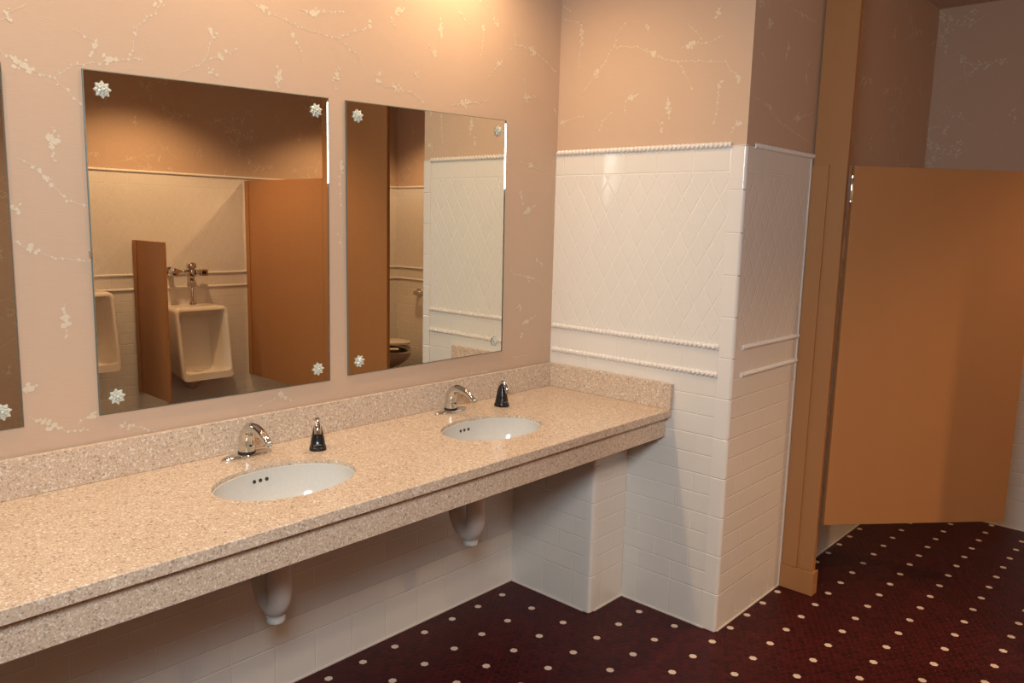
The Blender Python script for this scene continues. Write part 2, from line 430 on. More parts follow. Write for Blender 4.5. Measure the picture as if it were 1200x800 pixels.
TW_LEFT = [([(-2.042,1.907),(-1.999,1.885),(-1.973,1.874),(-1.927,1.861),(-1.878,1.812)],2,1),([(-1.925,1.871),(-1.887,1.899),(-1.837,1.913),(-1.806,1.922),(-1.763,1.935),(-1.716,1.94)],2,3),([(-1.941,1.748),(-1.942,1.714),(-1.944,1.666)],2,1),([(-2.022,1.667),(-1.995,1.653),(-1.966,1.626),(-1.915,1.571),(-1.867,1.559)],1,2),([(-2.047,1.471),(-2.007,1.455),(-1.962,1.429),(-1.873,1.419)],1,1),([(-1.937,1.315),(-1.938,1.271),(-1.938,1.221)],2,1),([(-2.037,1.542),(-2.021,1.557)],1,0),([(-1.884,1.986),(-1.853,1.975),(-1.83,1.963),(-1.84,1.929)],1,2),([(-1.662,2.096),(-1.677,2.065),(-1.7,2.045),(-1.727,2.021)],1,0),([(-1.727,2.021),(-1.741,1.957),(-1.753,1.934)],0,0),([(-1.411,2.153),(-1.358,2.14),(-1.302,2.123),(-1.215,2.108),(-1.106,2.102),(-1.031,2.068),(-1.01,2.032)],1,1),([(-1.243,2.159),(-1.189,2.165),(-1.159,2.168),(-1.082,2.189)],2,1),([(-1.106,2.102),(-1.05,2.13),(-0.982,2.161)],1,2),([(-1.28,2.103),(-1.26,2.082),(-1.245,2.053),(-1.228,2.006)],1,1),([(-1.534,2.06),(-1.517,2.045),(-1.526,2.012),(-1.545,1.968)],1,1),([(-1.499,1.986),(-1.481,1.996),(-1.444,2.014)],2,0),([(-1.319,1.994),(-1.317,1.955),(-1.321,1.925)],2,1),([(-1.529,1.938),(-1.501,1.924)],1,0),([(-1.631,1.91),(-1.614,1.923),(-1.558,1.954),(-1.499,1.986)],0,0),([(-0.847,2.258),(-0.862,2.231),(-0.832,2.247)],2,1),([(-0.887,2.193),(-0.861,2.173)],1,0),([(-0.669,2.252),(-0.664,2.207),(-0.664,2.161)],2,1),([(-0.759,2.164),(-0.712,2.144),(-0.692,2.121)],1,2),([(-0.937,2.038),(-0.944,2.004),(-0.952,1.97)],1,1),([(-0.952,2.003),(-0.92,1.985),(-0.865,1.982),(-0.808,1.978),(-0.722,1.949)],1,2),([(-0.615,1.956),(-0.542,1.974),(-0.497,1.979),(-0.425,1.997)],2,1),([(-0.45,2.259),(-0.453,2.209),(-0.465,2.146)],1,0),([(-1.103,2.023),(-1.11,1.985),(-1.114,1.948)],1,1),([(-1.094,1.722),(-1.101,1.654),(-1.098,1.586)],1,0),([(-1.109,1.503),(-1.096,1.448)],0,0),([(-0.242,1.782),(-0.163,1.773),(-0.109,1.763),(-0.047,1.739)],1,1),([(-0.222,1.661),(-0.21,1.621)],1,0),([(-0.208,1.573),(-0.177,1.591),(-0.13,1.613)],2,1),([(-0.278,1.366),(-0.257,1.337),(-0.155,1.316),(-0.054,1.284)],1,2),([(-0.104,1.387),(-0.069,1.361)],1,0),([(-0.215,1.202),(-0.198,1.172)],1,0),([(-0.191,1.121),(-0.164,1.13),(-0.11,1.152)],2,1),([(-0.194,1.078),(-0.204,1.05)],1,0),([(-0.28,2.272),(-0.274,2.228),(-0.172,2.223),(-0.108,2.204),(-0.024,2.163)],2,2),([(-0.293,2.212),(-0.368,2.14),(-0.404,2.103),(-0.44,2.07)],1,1),([(-0.219,2.115),(-0.212,2.07),(-0.205,2.034),(-0.138,2.053)],2,2),([(-0.411,2.333),(-0.381,2.284)],1,1),([(-0.484,2.348),(-0.429,2.336)],0,0),([(-0.774,2.04),(-0.766,2.024)],1,0),([(-2.036,1.037),(-2.014,1.024),(-1.99,1.014),(-1.954,0.985),(-1.898,0.979)],2,2),([(-1.926,0.996),(-1.905,1.01),(-1.886,1.021)],1,2),([(-2.035,1.097),(-2.028,1.107),(-2.015,1.112)],2,1),([(-0.566,0.938),(-0.543,0.949),(-0.376,0.945)],1,0),([(-0.25,0.99),(-0.142,0.986)],0,0),([(-1.417,0.959),(-1.328,0.989),(-1.282,0.96)],1,1),([(-1.821,0.967),(-1.798,0.973),(-1.707,0.937)],1,1),([(-0.621,2.319),(-0.569,2.278),(-0.526,2.25)],0,1),([(-2.023,1.986),(-2.037,1.976)],1,0),([(-2.031,1.994),(-1.982,2.023)],0,0),([(-0.474,1.96),(-0.452,1.981)],0,0),([(-0.021,2.006),(0.009,1.975)],1,0),([(-0.001,1.834),(-0.022,1.797)],0,0)]
TW_SIDE = [([(0.273,2.236),(0.287,2.199),(0.271,2.166)],2,1),([(0.03,2.001),(0.164,1.979),(0.275,1.931),(0.412,1.91),(0.549,1.89)],1,1),([(0.363,1.956),(0.417,1.968),(0.56,2.003)],2,1),([(0.135,2.277),(0.118,2.257),(0.088,2.228)],2,1),([(0.283,2.348),(0.376,2.343),(0.516,2.339)],1,1),([(0.04,2.315),(0.075,2.305)],1,0),([(0.487,2.194),(0.467,2.128),(0.496,2.067)],1,1),([(0.073,2.157),(0.12,2.121)],0,0)]

def traced_polys(specs, seed, jit=0.0):
    rnd = random.Random(seed); polys = []
    def blob(u, v, r):
        k = rnd.randint(5, 8); a0 = rnd.random()*PI; sx = rnd.uniform(0.6, 1.0); ang = rnd.random()*PI; pts = []
        for i in range(k):
            a = a0+2*PI*i/k; rr = r*rnd.uniform(0.6, 1.2); x_, y_ = rr*math.cos(a)*sx, rr*math.sin(a)
            pts.append((u+x_*math.cos(ang)-y_*math.sin(ang), v+x_*math.sin(ang)+y_*math.cos(ang)))
        polys.append(pts)
    for pts, wgt, ci in specs:
        cu, cv = pts[ci]; pu, pv = pts[0]
        for (u0, v0), (u1, v1) in zip(pts, pts[1:]):
            L = math.hypot(u1-u0, v1-v0); n_ = max(1, int(L/0.011))
            for i in range(1, n_+1):
                t_ = i/n_; u = u0+(u1-u0)*t_+rnd.gauss(0, 0.0016); v = v0+(v1-v0)*t_+rnd.gauss(0, 0.0016)
                dx, dy = u-pu, v-pv; l_ = math.hypot(dx, dy) or 1e-6; w_ = 0.0011
                polys.append([(pu+dy/l_*w_/2, pv-dx/l_*w_/2), (u+dy/l_*w_/2, v-dx/l_*w_/2), (u-dy/l_*w_/2, v+dx/l_*w_/2), (pu-dy/l_*w_/2, pv+dx/l_*w_/2)])
                pu, pv = u, v
                d_ = math.hypot(u-cu, v-cv); g = math.exp(-(d_/0.022)**2)
                if rnd.random() < (0.40, 0.65, 0.85)[wgt]+0.4*g:
                    for _ in range(1+int((0.5, 1.5, 3.0)[wgt]*g)):
                        blob(u+rnd.gauss(0, 0.002+0.004*g), v+rnd.gauss(0, 0.002+0.004*g), rnd.uniform(0.0024, 0.0052)+(0.001, 0.0040, 0.0065)[wgt]*g*rnd.random())
        if wgt:
            for _ in range(2+3*wgt): blob(cu+rnd.gauss(0, 0.005), cv+rnd.gauss(0, 0.006), rnd.uniform(0.003, 0.0065))
    return polys
def print_traced(bm, place, specs, ua, ub, va, vb, mi, nrm, seed):
    N_ = Vector(nrm)
    for kq, pl in enumerate(traced_polys(specs, seed)):
        if all(ua < u < ub and va < v < vb for u, v in pl):
            f = bm.faces.new([bm.verts.new(Vector(place(u, v))+N_*(kq*3e-7)) for u, v in pl]); f.material_index = mi
            f.normal_update()
            if f.normal.dot(N_) < 0: f.normal_flip()
def print_twigs(bm, place, ua, ub, va, vb, mi, ph=(0, 0), nrm=None):
    """place(u,v)->point on the wall; clipped to the rectangle"""
    pl_ = place
    o_, e1_, e2_ = Vector(pl_(0, 0)), Vector(pl_(1, 0)), Vector(pl_(0, 1))
    N_ = nrm if nrm is not None else (e1_-o_).cross(e2_-o_).normalized()
    N_ = Vector(N_)
    place = lambda u, v: Vector(pl_(u, v))
    i0, i1 = int(math.floor((ua-ph[0])/REP))-1, int(math.ceil((ub-ph[0])/REP))
    j0, j1 = int(math.floor((va-ph[1])/REP))-1, int(math.ceil((vb-ph[1])/REP))
    for i in range(i0, i1+1):
        for j in range(j0, j1+1):
            ou = ph[0]+i*REP; ov = ph[1]+j*REP+(0.5*REP if i % 2 else 0)
            kq = 0
            for pl in MOTIF:
                kq += 1; pts = [(u+ou, v+ov) for u, v in pl]
                if all(ua < u < ub and va < v < vb for u, v in pts):
                    f = bm.faces.new([bm.verts.new(place(u, v)+N_*(kq*6e-7)) for u, v in pts]); f.material_index = mi
                    f.normal_update()
                    if f.normal.dot(N_) < 0: f.normal_flip()

# ------------------------------------------------------------------ room shell
WX = 0.8608; D1 = 0.5806; D2 = 2.118; RX = 3.6421; YN = -4.3; TZ = 0.004
EPS = 0.0005
def orient(bm, nrm_ok=None): pass
def wall(name, axis, c, nsign, a0, a1, mats, tile_top, thick=0.12, ph=(0, 0), paper=True, tile=True):
    """axis 'x': plane x=c, runs along y a0..a1; axis 'y': plane y=c, runs along x. nsign: side the room is on.
       slab behind the plane, tile skin (4 mm proud) up to tile_top, printed wallpaper above"""
    bm = bmesh.new(); KEEP.add(id(bm))
    def P(u, v, d):           # d = distance out of the wall into the room
        k = c+nsign*d
        return (k, u, v) if axis == 'x' else (u, k, v)
    def Q(u0, v0, u1, v1, d, mi):
        pts = [P(u0, v0, d), P(u1, v0, d), P(u1, v1, d), P(u0, v1, d)]
        a, b, c_ = map(Vector, pts[:3]); n_ = (b-a).cross(c_-a)
        want = (nsign, 0, 0) if axis == 'x' else (0, nsign, 0)
        if n_.dot(Vector(want)) < 0: pts.reverse()
        f = bm.faces.new([bm.verts.new(p) for p in pts]); f.material_index = mi
    z0 = tile_top if tile else 0.0
    # body slab
    c0, c1 = sorted((c-nsign*0.0, c-nsign*thick))
    if axis == 'x': box(bm, c0, a0, 0, c1, a1, ZC, 0)
    else: box(bm, a0, c0, 0, a1, c1, ZC, 0)
    if tile:
        # tile skin: front face plus top edge
        Q(a0, 0, a1, tile_top, TZ, 1)
        pts = [P(a0, tile_top, TZ), P(a1, tile_top, TZ), P(a1, tile_top, 0), P(a0, tile_top, 0)]
        f = bm.faces.new([bm.verts.new(p) for p in pts]); f.material_index = 3
        for e in (a0, a1):
            f = bm.faces.new([bm.verts.new(p) for p in (P(e, 0, 0), P(e, 0, TZ), P(e, tile_top, TZ), P(e, tile_top, 0))]); f.material_index = 3
    if paper:
        def place(u, v): return P(u, v, EPS)
        if name == 'wall_left':
            print_traced(bm, place, TW_LEFT, -2.4, -0.003, 0.94, ZC-0.002, 2, (1, 0, 0), 5)
            a1 = -2.4
        print_twigs(bm, place, a0+0.002, a1-0.002, z0+0.012, ZC-0.002, 2, ph, (nsign, 0, 0) if axis == 'x' else (0, nsign, 0))
    o = link(name, bm, mats)
    tag(o, kind='structure')
    return o
bm = bmesh.new(); box(bm, -0.12, YN-0.12, -0.08, RX+0.12, D2+0.12, 0.0)
tag(link('floor', bm, M_floor), kind='structure')
bm = bmesh.new(); box(bm, -0.12, YN-0.12, ZC, RX+0.12, D2+0.12, ZC+0.08)
tag(link('ceiling', bm, M_ceil), kind='structure')
MX = [M_paper, M_tile_x, M_twig, M_trim]; MY = [M_paper, M_tile_y, M_twig, M_trim]
wall('wall_left', 'x', 0.0, 1, YN, 0.03, [M_paper, M_tile_py, M_twig, M_trim], 0.80, ph=(0.11, 0.07))
# the block that ends the counter: its front is the end wall, its flank the side wall
bm = bmesh.new(); KEEP.add(id(bm))
box(bm, 0.0, TZ, 0, WX-TZ, D2, ZC, 0)
def Qf(pts, mi): f_ = bm.faces.new([bm.verts.new(p) for p in pts]); f_.material_index = mi
Qf([(0, 0, 0), (WX-0.0445, 0, 0), (WX-0.0445, 0, ZTOP), (0, 0, ZTOP)], 1)
Qf([(0, TZ, ZTOP), (0, 0, ZTOP), (WX-0.0445, 0, ZTOP), (WX-0.0445, TZ, ZTOP)], 3)
print_traced(bm, lambda u, v: (u, TZ-EPS, v), TW_END, 0.004, WX-TZ-0.001, ZTOP+0.014, ZC-0.002, 2, (0, -1, 0), 3)
tag(link('wall_end', bm, MX), kind='structure')
bm = bmesh.new(); KEEP.add(id(bm))
def side_q(pts, mi): f_ = bm.faces.new([bm.verts.new(p) for p in pts]); f_.material_index = mi
for a0, a1 in ((0.012, D1-0.006), (D1+0.035, D2)):
    side_q([(WX, a0, 0), (WX, a1, 0), (WX, a1, ZTOP), (WX, a0, ZTOP)], 1)
    side_q([(WX, a0, ZTOP), (WX, a1, ZTOP), (WX-TZ, a1, ZTOP), (WX-TZ, a0, ZTOP)], 3)
    side_q([(WX-TZ, a1, 0), (WX-TZ, a1, ZTOP), (WX, a1, ZTOP), (WX, a1, 0)], 3)
side_q([(WX-TZ+0.0002, TZ, ZTOP), (WX-TZ+0.0002, D2, ZTOP), (WX-TZ+0.0002, D2, ZC), (WX-TZ+0.0002, TZ, ZC)], 0)
print_traced(bm, lambda u, v: (WX-TZ+EPS+0.0002, u, v), TW_SIDE, TZ+0.003, D1, ZTOP+0.014, ZC-0.002, 2, (1, 0, 0), 8)
print_twigs(bm, lambda u, v: (WX-TZ+EPS+0.0002, u, v), D1+0.05, D2, ZTOP+0.014, ZC-0.002, 2, (0.2, 0.25), (1, 0, 0))
tag(link('wall_side', bm, MY), kind='structure')
wall('wall_right', 'x', RX, -1, YN, D2+0.03, MY, ZTOP, ph=(0.5, 0.3))
wall('wall_back', 'y', D2, -1, WX-0.03, RX, MX, ZTOP, ph=(0.2, 0.45))
wall('wall_near', 'y', YN, 1, 0.0, RX, MX, ZTOP)

# papered pier standing in front of the right wall, left of the urinals
bm = bmesh.new(); KEEP.add(id(bm))
box(bm, 2.95, -3.3, 0, RX-TZ, -1.08, ZC, 0)
print_twigs(bm, lambda u, v: (2.95-EPS, u, v), -3.29, -1.085, 0.01, ZC-0.002, 1, (0.1, 0.4), (-1, 0, 0))
tag(link('wall_pier', bm, [M_paper, M_twig]), kind='structure')

# boxed chase under the far end of the counter
CHX, CHY = 0.4265, -0.2244
bm = bmesh.new(); KEEP.add(id(bm))
side_q([(TZ, CHY, 0), (CHX-0.03, CHY, 0), (CHX-0.03, CHY, 0.80), (TZ, CHY, 0.80)], 0)
side_q([(CHX, CHY+0.03, 0), (CHX, -0.0005, 0), (CHX, -0.0005, 0.80), (CHX, CHY+0.03, 0.80)], 1)
side_q([(TZ, CHY, 0.80), (CHX-0.01, CHY, 0.80), (CHX-0.01, -0.0005, 0.80), (TZ, -0.0005, 0.80)], 0)
tag(link('wall_chase', bm, [M_tile_px, M_tile_py]), kind='structure')

# bullnose corner columns: stacked six inch pieces with open joints
def corner_column(name, x, y, ztop, wx=0.057, wy=0.012, r=0.011, h=0.1524):
    """x,y = outer corner; faces toward -y and +x"""
    bm = bmesh.new()
    k = 0; z = 0.0
    while z < ztop-0.001:
        z1 = min(z+h, ztop)
        def ring(zz, ins):
            pts = [Vector((x-wx+ins, y+0.008, zz)), Vector((x-wx+ins, y-0.002+ins, zz))]
            for i in range(7):
                a = -PI/2 + (PI/2)*i/6
                pts.append(Vector((x-r+(r+0.002-ins)*math.cos(a), y+r+(r+0.002-ins)*math.sin(a), zz)))
            pts.append(Vector((x+0.002-ins, y+wy-ins, zz))); pts.append(Vector((x-0.010, y+wy-ins, zz)))
            return pts
        loft(bm, [ring(z+0.0008, 0.0022), ring(z+0.0030, 0.0), ring(z1-0.0030, 0.0), ring(z1-0.0008, 0.0022)])
        z = z1; k += 1
    box(bm, x-wx+0.003, y+0.0005, 0, x-0.004, y+wy-0.002, ztop-0.002)
    o = link(name, bm, M_trim, smooth=35)
    return tag(o, kind='structure')
corner_column('trim_1', WX, 0.0, ZTOP+0.003)
corner_column('trim_2', CHX, CHY, 0.80, wx=0.032, wy=0.032)

# rope mouldings
def rope(name, axis, c, ns, a0, a1, z, r=0.0098, fine=True):
    tw = 1 if axis == 'y' else 0.5
    if axis == 'x' and ns > 0: r = 0.0086
    bm = bmesh.new()
    pitch = 0.0190; step = pitch/(7.0 if fine else 3.0)
    n = max(2, int((a1-a0)/step)); rings = []
    for i in range(n+1):
        u = a0+(a1-a0)*i/n; ring = []
        for k in range(10):
            th = PI*k/9                       # half round, flat side on the wall
            rr = r*(1+(0.25 if axis == 'y' else 0.20)*math.cos(2*PI*u/pitch + th*2.0*tw))
            out = rr*math.sin(th)*0.95; up = rr*math.cos(th)
            kx = c+ns*(out+0.0002)
            ring.append(Vector((kx, u, z+up)) if axis == 'x' else Vector((u, kx, z+up)))
        rings.append(ring)
    loft(bm, rings, True, True, closed=True)
    return tag(link(name, bm, M_trim, smooth=60), kind='structure')
k = 3
for zz in (ZTOP+0.005, ZR2, ZR3):
    rope('trim_%d' % k, 'y', 0.0, -1, 0.006, WX-0.058, zz); k += 1
    rope('trim_%d' % k, 'x', WX, 1, 0.062 if zz > 1.5 else 0.068, D1+0.012 if zz > 1.5 else D1+0.006, zz); k += 1
    rope('trim_%d' % k, 'x', RX-TZ, -1, -1.075, D2-0.012, zz, fine=False); k += 1
    rope('trim_%d' % k, 'y', D2-TZ, -1, WX+0.01, RX-0.012, zz, fine=False); k += 1
# caulk line at the floor and at the pilaster
bm = bmesh.new()
box(bm, WX, D1-0.013, 0.0, WX+0.004, D1-0.004, ZTOP)
box(bm, WX-0.001, 0.012, 0, WX+0.004, D1-0.004, 0.004)
box(bm, CHX, -0.004, 0, WX-0.05, 0.001, 0.005)
box(bm, TZ, CHY-0.004, 0, CHX-0.03, CHY, 0.005)
box(bm, CHX, CHY+0.03, 0, CHX+0.004, -0.004, 0.005)
box(bm, TZ, YN, 0, TZ+0.004, CHY, 0.005)
box(bm, WX, D1+0.04, 0, WX+0.004, D2-0.005, 0.005)
box(bm, WX+0.004, D2-TZ-0.004, 0, RX-0.005, D2-TZ, 0.005)
box(bm, RX-TZ-0.004, -1.07, 0, RX-TZ, D2-0.005, 0.005)
tag(link('trim_%d' % k, bm, M_caulk), kind='structure')

# ------------------------------------------------------------------ countertop
XC, ZCT, ZS, ZB = 0.6206, 0.8393, 0.8087, 0.9413
XA, ZA = 0.5968, 0.7246
SINKS = [(0.335, -1.520), (0.335, -0.712)]
SA, SB = 0.145, 0.203
ct = empty('countertop', (0.0, 0.0, ZA))
tag(ct, 'long speckled beige quartz counter along the mirror wall with backsplash and apron', 'counter')
def local(bm, o):
    bmesh.ops.translate(bm, vec=-Vector(o.location), verts=bm.verts[:])
YL = -3.9
bm = bmesh.new()
NE = 64
cuts = []
for (sx_, sy_) in SINKS: cuts += [sy_-0.26, sy_+0.26]
ys = sorted([YL, -0.0015]+cuts)
x0s, x1s = TZ+0.0005, XC
def cell(y0, y1, hole, z):
    pass
top_loops = []
for y0, y1 in zip(ys, ys[1:]):
    hole = next((s_ for s_ in SINKS if y0 < s_[1] < y1), None)
    for z_ in (ZCT, ZS):
        if hole is None:
            bm.faces.new([bm.verts.new(p) for p in ((x0s, y0, z_), (x1s, y0, z_), (x1s, y1, z_), (x0s, y1, z_))])
        else:
            cx0, cy0 = hole
            outer, inner = [], []
            for i in range(NE):
                a = 2*PI*(i+0.5)/NE
                inner.append((cx0+SA*math.cos(a), cy0+SB*math.sin(a), z_))
            # rectangle perimeter points matched by angle, corners included
            corner_a = [math.atan2(y_-cy0, x_-cx0) for x_, y_ in ((x1s, y1), (x0s, y1), (x0s, y0), (x1s, y0))]
            for i in range(NE):
                a = 2*PI*(i+0.5)/NE
                dx, dy = SA*math.cos(a), SB*math.sin(a)
                ts = []
                if dx > 1e-9: ts.append((x1s-cx0)/dx)
                if dx < -1e-9: ts.append((x0s-cx0)/dx)
                if dy > 1e-9: ts.append((y1-cy0)/dy)
                if dy < -1e-9: ts.append((y0-cy0)/dy)
                t_ = min(ts); outer.append([cx0+dx*t_, cy0+dy*t_, z_])
            for cxp, cyp in ((x1s, y1), (x0s, y1), (x0s, y0), (x1s, y0)):   # snap the nearest one onto the corner
                j = min(range(NE), key=lambda q_: (outer[q_][0]-cxp)**2+(outer[q_][1]-cyp)**2)
                outer[j] = [cxp, cyp, z_]
            vi = [bm.verts.new(p) for p in inner]; vo = [bm.verts.new(p) for p in outer]
            for i in range(NE):
                j = (i+1) % NE
                bm.faces.new((vi[i], vi[j], vo[j], vo[i]))
            if z_ == ZCT: top_in = vi
            else:
                for i in range(NE):
                    j = (i+1) % NE
                    bm.faces.new((top_in[i], top_in[j], vi[j], vi[i]))
bmesh.ops.remove_doubles(bm, verts=bm.verts[:], dist=1e-5)
# outer side faces from the boundary
be = [e for e in bm.edges if e.is_boundary]
tops = {}
per_t = [e for e in be if all(abs(v.co.z-ZCT) < 1e-6 for v in e.verts)]
lookup = {(round(v.co.x, 5), round(v.co.y, 5)): v for v in bm.verts if abs(v.co.z-ZS) < 1e-6}
CH = 0.003
top_v = {v for e in per_t for v in e.verts}
mid = {}
pairs = [tuple(e.verts) for e in per_t]
for v in top_v:
    w_ = bm.verts.new(v.co-Vector((0, 0, CH))); mid[v] = w_
for a, b in pairs:
    lo = [lookup[(round(v.co.x, 5), round(v.co.y, 5))] for v in (a, b)]
    bm.faces.new((a, b, mid[b], mid[a])); bm.faces.new((mid[a], mid[b], lo[1], lo[0]))
for v in top_v:
    if abs(v.co.x-x1s) < 1e-6: v.co.x -= CH
local(bm, ct)
link('slab', bm, M_quartz, ct)
bm = bmesh.new(); box(bm, TZ+0.0005, YL, ZCT, 0.0200, -0.0015, ZB); local(bm, ct)
link('backsplash', bm, M_quartz, ct, bevel=0.002)
bm = bmesh.new(); box(bm, 0.0202, -0.0205, ZCT, XC+0.003, -0.0012, ZB); local(bm, ct)
link('side_splash', bm, M_quartz, ct, bevel=0.002)
bm = bmesh.new(); box(bm, XA-0.02, YL, ZA, XA, -0.0015, ZS-0.0015); box(bm, XA-0.022, YL, ZS-0.012, XA-0.004, -0.0015, ZS); local(bm, ct)
link('apron', bm, M_quartz, ct, bevel=0.0015)

# ------------------------------------------------------------------ sinks
def make_sink(cx, cy, trap_dy, label):
    s_ = empty('sink', (cx, cy, ZS)); tag(s_, label, 'sink', 'undermount sinks in the counter')
    bm = bmesh.new()
    D = 0.125; rings = []
    prof = []
    NPR = 14
    for i in range(NPR+1):
        t_ = i/NPR
        sc = math.cos(t_*PI/2*0.965)**0.50
        prof.append((sc, -D*math.sin(t_*PI/2)**1.15))
    GA, GB = SA-0.0008, SB-0.0008                       # outer radius inside the cut-out
    top = ZCT-ZS-0.0115
    rings.append(ellipse(0, 0, top, GA, GB, 64))
    rings.append(ellipse(0, 0, top+0.0004, GA-0.0025, GB-0.0025, 64))
    def prz(z_): return top+0.0004+(z_)*((D+top)/D)
    for sc, z_ in prof: rings.append(ellipse(0, 0, prz(z_)-0.0008, (GA-0.004)*sc, (GB-0.004)*sc, 64))
    for sc, z_ in reversed(prof): rings.append(ellipse(0, 0, min(prz(z_), -0.012)-0.014, (GA)*max(sc, 0.12)+0.004*(1 if sc < 0.95 else 0), (GB)*max(sc, 0.12)+0.004*(1 if sc < 0.95 else 0), 64))
    vs = loft(bm, rings, False, False)
    n = 64
    for i in range(n): bm.faces.new((vs[-1][i], vs[-1][(i+1) % n], vs[0][(i+1) % n], vs[0][i]))
    link('basin', bm, M_china, s_, smooth=50)
    def surf(th, t_):
        sc = math.cos(t_*PI/2*0.965)**0.50; z_ = prz(-D*math.sin(t_*PI/2)**1.15)-0.0008
        return Vector(((GA-0.004)*sc*math.cos(th), (GB-0.004)*sc*math.sin(th), z_))
    for dth in (-0.105, 0.0, 0.105):
        th = PI+dth*0.95; t_ = 0.15
        p = surf(th, t_); pu = surf(th+0.01, t_)-p; pv = surf(th, t_+0.01)-p
        nr = pu.cross(pv).normalized()
        if nr.dot(Vector((0, 0, 0.0))-p) < 0: nr = -nr
        bm = bmesh.new()
        q_ = nr.to_track_quat('Z', 'Y').to_matrix()
        r1 = [p+nr*0.0006+q_ @ Vector((0.0056*math.cos(a*PI/8), 0.0056*math.sin(a*PI/8), 0)) for a in range(16)]
        r2 = [p-nr*0.003+q_ @ Vector((0.0056*math.cos(a*PI/8), 0.0056*math.sin(a*PI/8), 0)) for a in range(16)]
        loft(bm, [r2, r1]); link('overflow_hole', bm, M_hole_shade, s_)  # solid disc; its dark colour stands for the shade in the hole
    zb = -D-0.002
    bm = bmesh.new(); lathe(bm, [(0.012, zb-0.004), (0.016, zb+0.001), (0.024, zb+0.0035), (0.030, zb+0.002), (0.031, zb-0.006)], n=24)
    link('drain', bm, M_chrome, s_, smooth=60)
    # insulated P-trap below
    tp = bmesh.new()
    ox, oy = 0.0, trap_dy*0.4
    top = Vector((0, 0, zb-0.012))
    pts = [top, top+Vector((-0.01, trap_dy*0.5, -0.05)), Vector((-0.035, trap_dy, -0.22)), Vector((-0.035, trap_dy, -0.315)),
           Vector((-0.062, trap_dy, -0.358)), Vector((-0.105, trap_dy, -0.345)), Vector((-0.128, trap_dy, -0.30)), Vector((-0.135, trap_dy, -0.25)),
           Vector((-0.165, trap_dy, -0.225)), Vector((-0.24, trap_dy, -0.215)), Vector((-cx+0.012, trap_dy, -0.21))]
    tube(tp, pts, [0.026, 0.030, 0.033, 0.033, 0.032, 0.031, 0.031, 0.031, 0.028, 0.026, 0.026], n=24)
    tr = link('trap_pipe', tp, M_pvc, s_, smooth=70)
    bm = bmesh.new()
    rg = [[Vector((-0.058+0.03*math.cos(a*PI/12)*k_, trap_dy+0.030*math.sin(a*PI/12)*k_, z_)) for a in range(24)] for k_, z_ in ((0.62, -0.403), (0.86, -0.401), (0.92, -0.395), (0.86, -0.386))]
    loft(bm, rg); link('cleanout_cap', bm, M_china, tr, smooth=40)
    bm = bmesh.new(); lathe(bm, [(0.040, 0.0), (0.040, 0.003), (0.028, 0.010)], n=24, axis='x')
    bmesh.ops.translate(bm, vec=(-cx+TZ+0.0005, trap_dy, -0.21), verts=bm.verts[:])
    link('escutcheon', bm, M_chrome, tr, smooth=40)
    return s_
make_sink(*SINKS[0], -0.008, 'white oval undermount sink nearer the camera, left of the two')
make_sink(*SINKS[1], -0.040, 'white oval undermount sink nearer the tiled corner, right of the two')

# ------------------------------------------------------------------ faucets
def make_faucet(loc, rz):
    f_ = empty('faucet', loc, rz)
    bm = bmesh.new()
    def plate(z_, k_):
        out = []
        for i in range(48):
            a = 2*PI*i/48
            c_, s2 = math.cos(a), math.sin(a)
            out.append(Vector((0.027*k_*c_*(1-0.25*s2*s2), 0.080*k_*math.copysign(abs(s2)**0.9, s2), z_)))
        return out
    loft(bm, [plate(0.0003, 0.97), plate(0.004, 1.0), plate(0.0065, 0.97), plate(0.0085, 0.88), plate(0.0105, 0.70), plate(0.0115, 0.45)])
    link('base_plate', bm, M_chrome, f_, smooth=60)
    bm = bmesh.new(); lathe(bm, [(0.0245, 0.009), (0.0252, 0.011), (0.0252, 0.0165), (0.024, 0.0175)], n=32)
    link('gasket', bm, M_rubber, f_, smooth=40)
    bm = bmesh.new()
    pts = [(0, 0, 0.017), (0.000, 0, 0.035), (0.001, 0, 0.055), (0.008, 0, 0.074), (0.026, 0, 0.0885), (0.052, 0, 0.092), (0.082, 0, 0.086), (0.108, 0, 0.073), (0.124, 0, 0.062)]
    tube(bm, pts, [0.0240, 0.0235, 0.0222, 0.0205, 0.0182, 0.0160, 0.0146, 0.0134, 0.0122], n=28)
    link('spout', bm, M_chrome, f_, smooth=70)
    bm = bmesh.new()
    d_ = Vector((0.016, 0, -0.011)).normalized(); p0 = Vector((0.1235, 0, 0.0624))
    q_ = d_.to_track_quat('Z', 'Y').to_matrix()
    rg = [[p0+d_*h+q_ @ Vector((r_*math.cos(a*PI/12), r_*math.sin(a*PI/12), 0)) for a in range(24)] for r_, h in ((0.0112, 0.0), (0.0112, 0.004), (0.009, 0.0045), (0.0085, 0.002))]
    loft(bm, rg); link('aerator', bm, M_steel, f_, smooth=40)
    bm = bmesh.new()
    rg = []
    for r_, h in ((0.0045, 0.0), (0.0045, 0.0022), (0.003, 0.003)):
        rg.append([Vector((0.0225+h, r_*math.sin(a*PI/8), 0.036+0.7*r_*math.cos(a*PI/8))) for a in range(16)])
    loft(bm, rg); link('sensor_eye', bm, M_black, f_, smooth=40)
    return f_
fa = make_faucet((0.074, -1.492, ZCT), 0.0)
tag(fa, 'chrome sensor faucet at the nearer sink, left of the two', 'faucet', 'chrome faucets on the counter')
fb = copy_tree(fa); fb.location = (0.078, -0.668, ZCT); fb.rotation_euler = (0, 0, 0.0)
tag(fb, 'chrome sensor faucet at the sink nearer the tiled corner', 'faucet', 'chrome faucets on the counter')

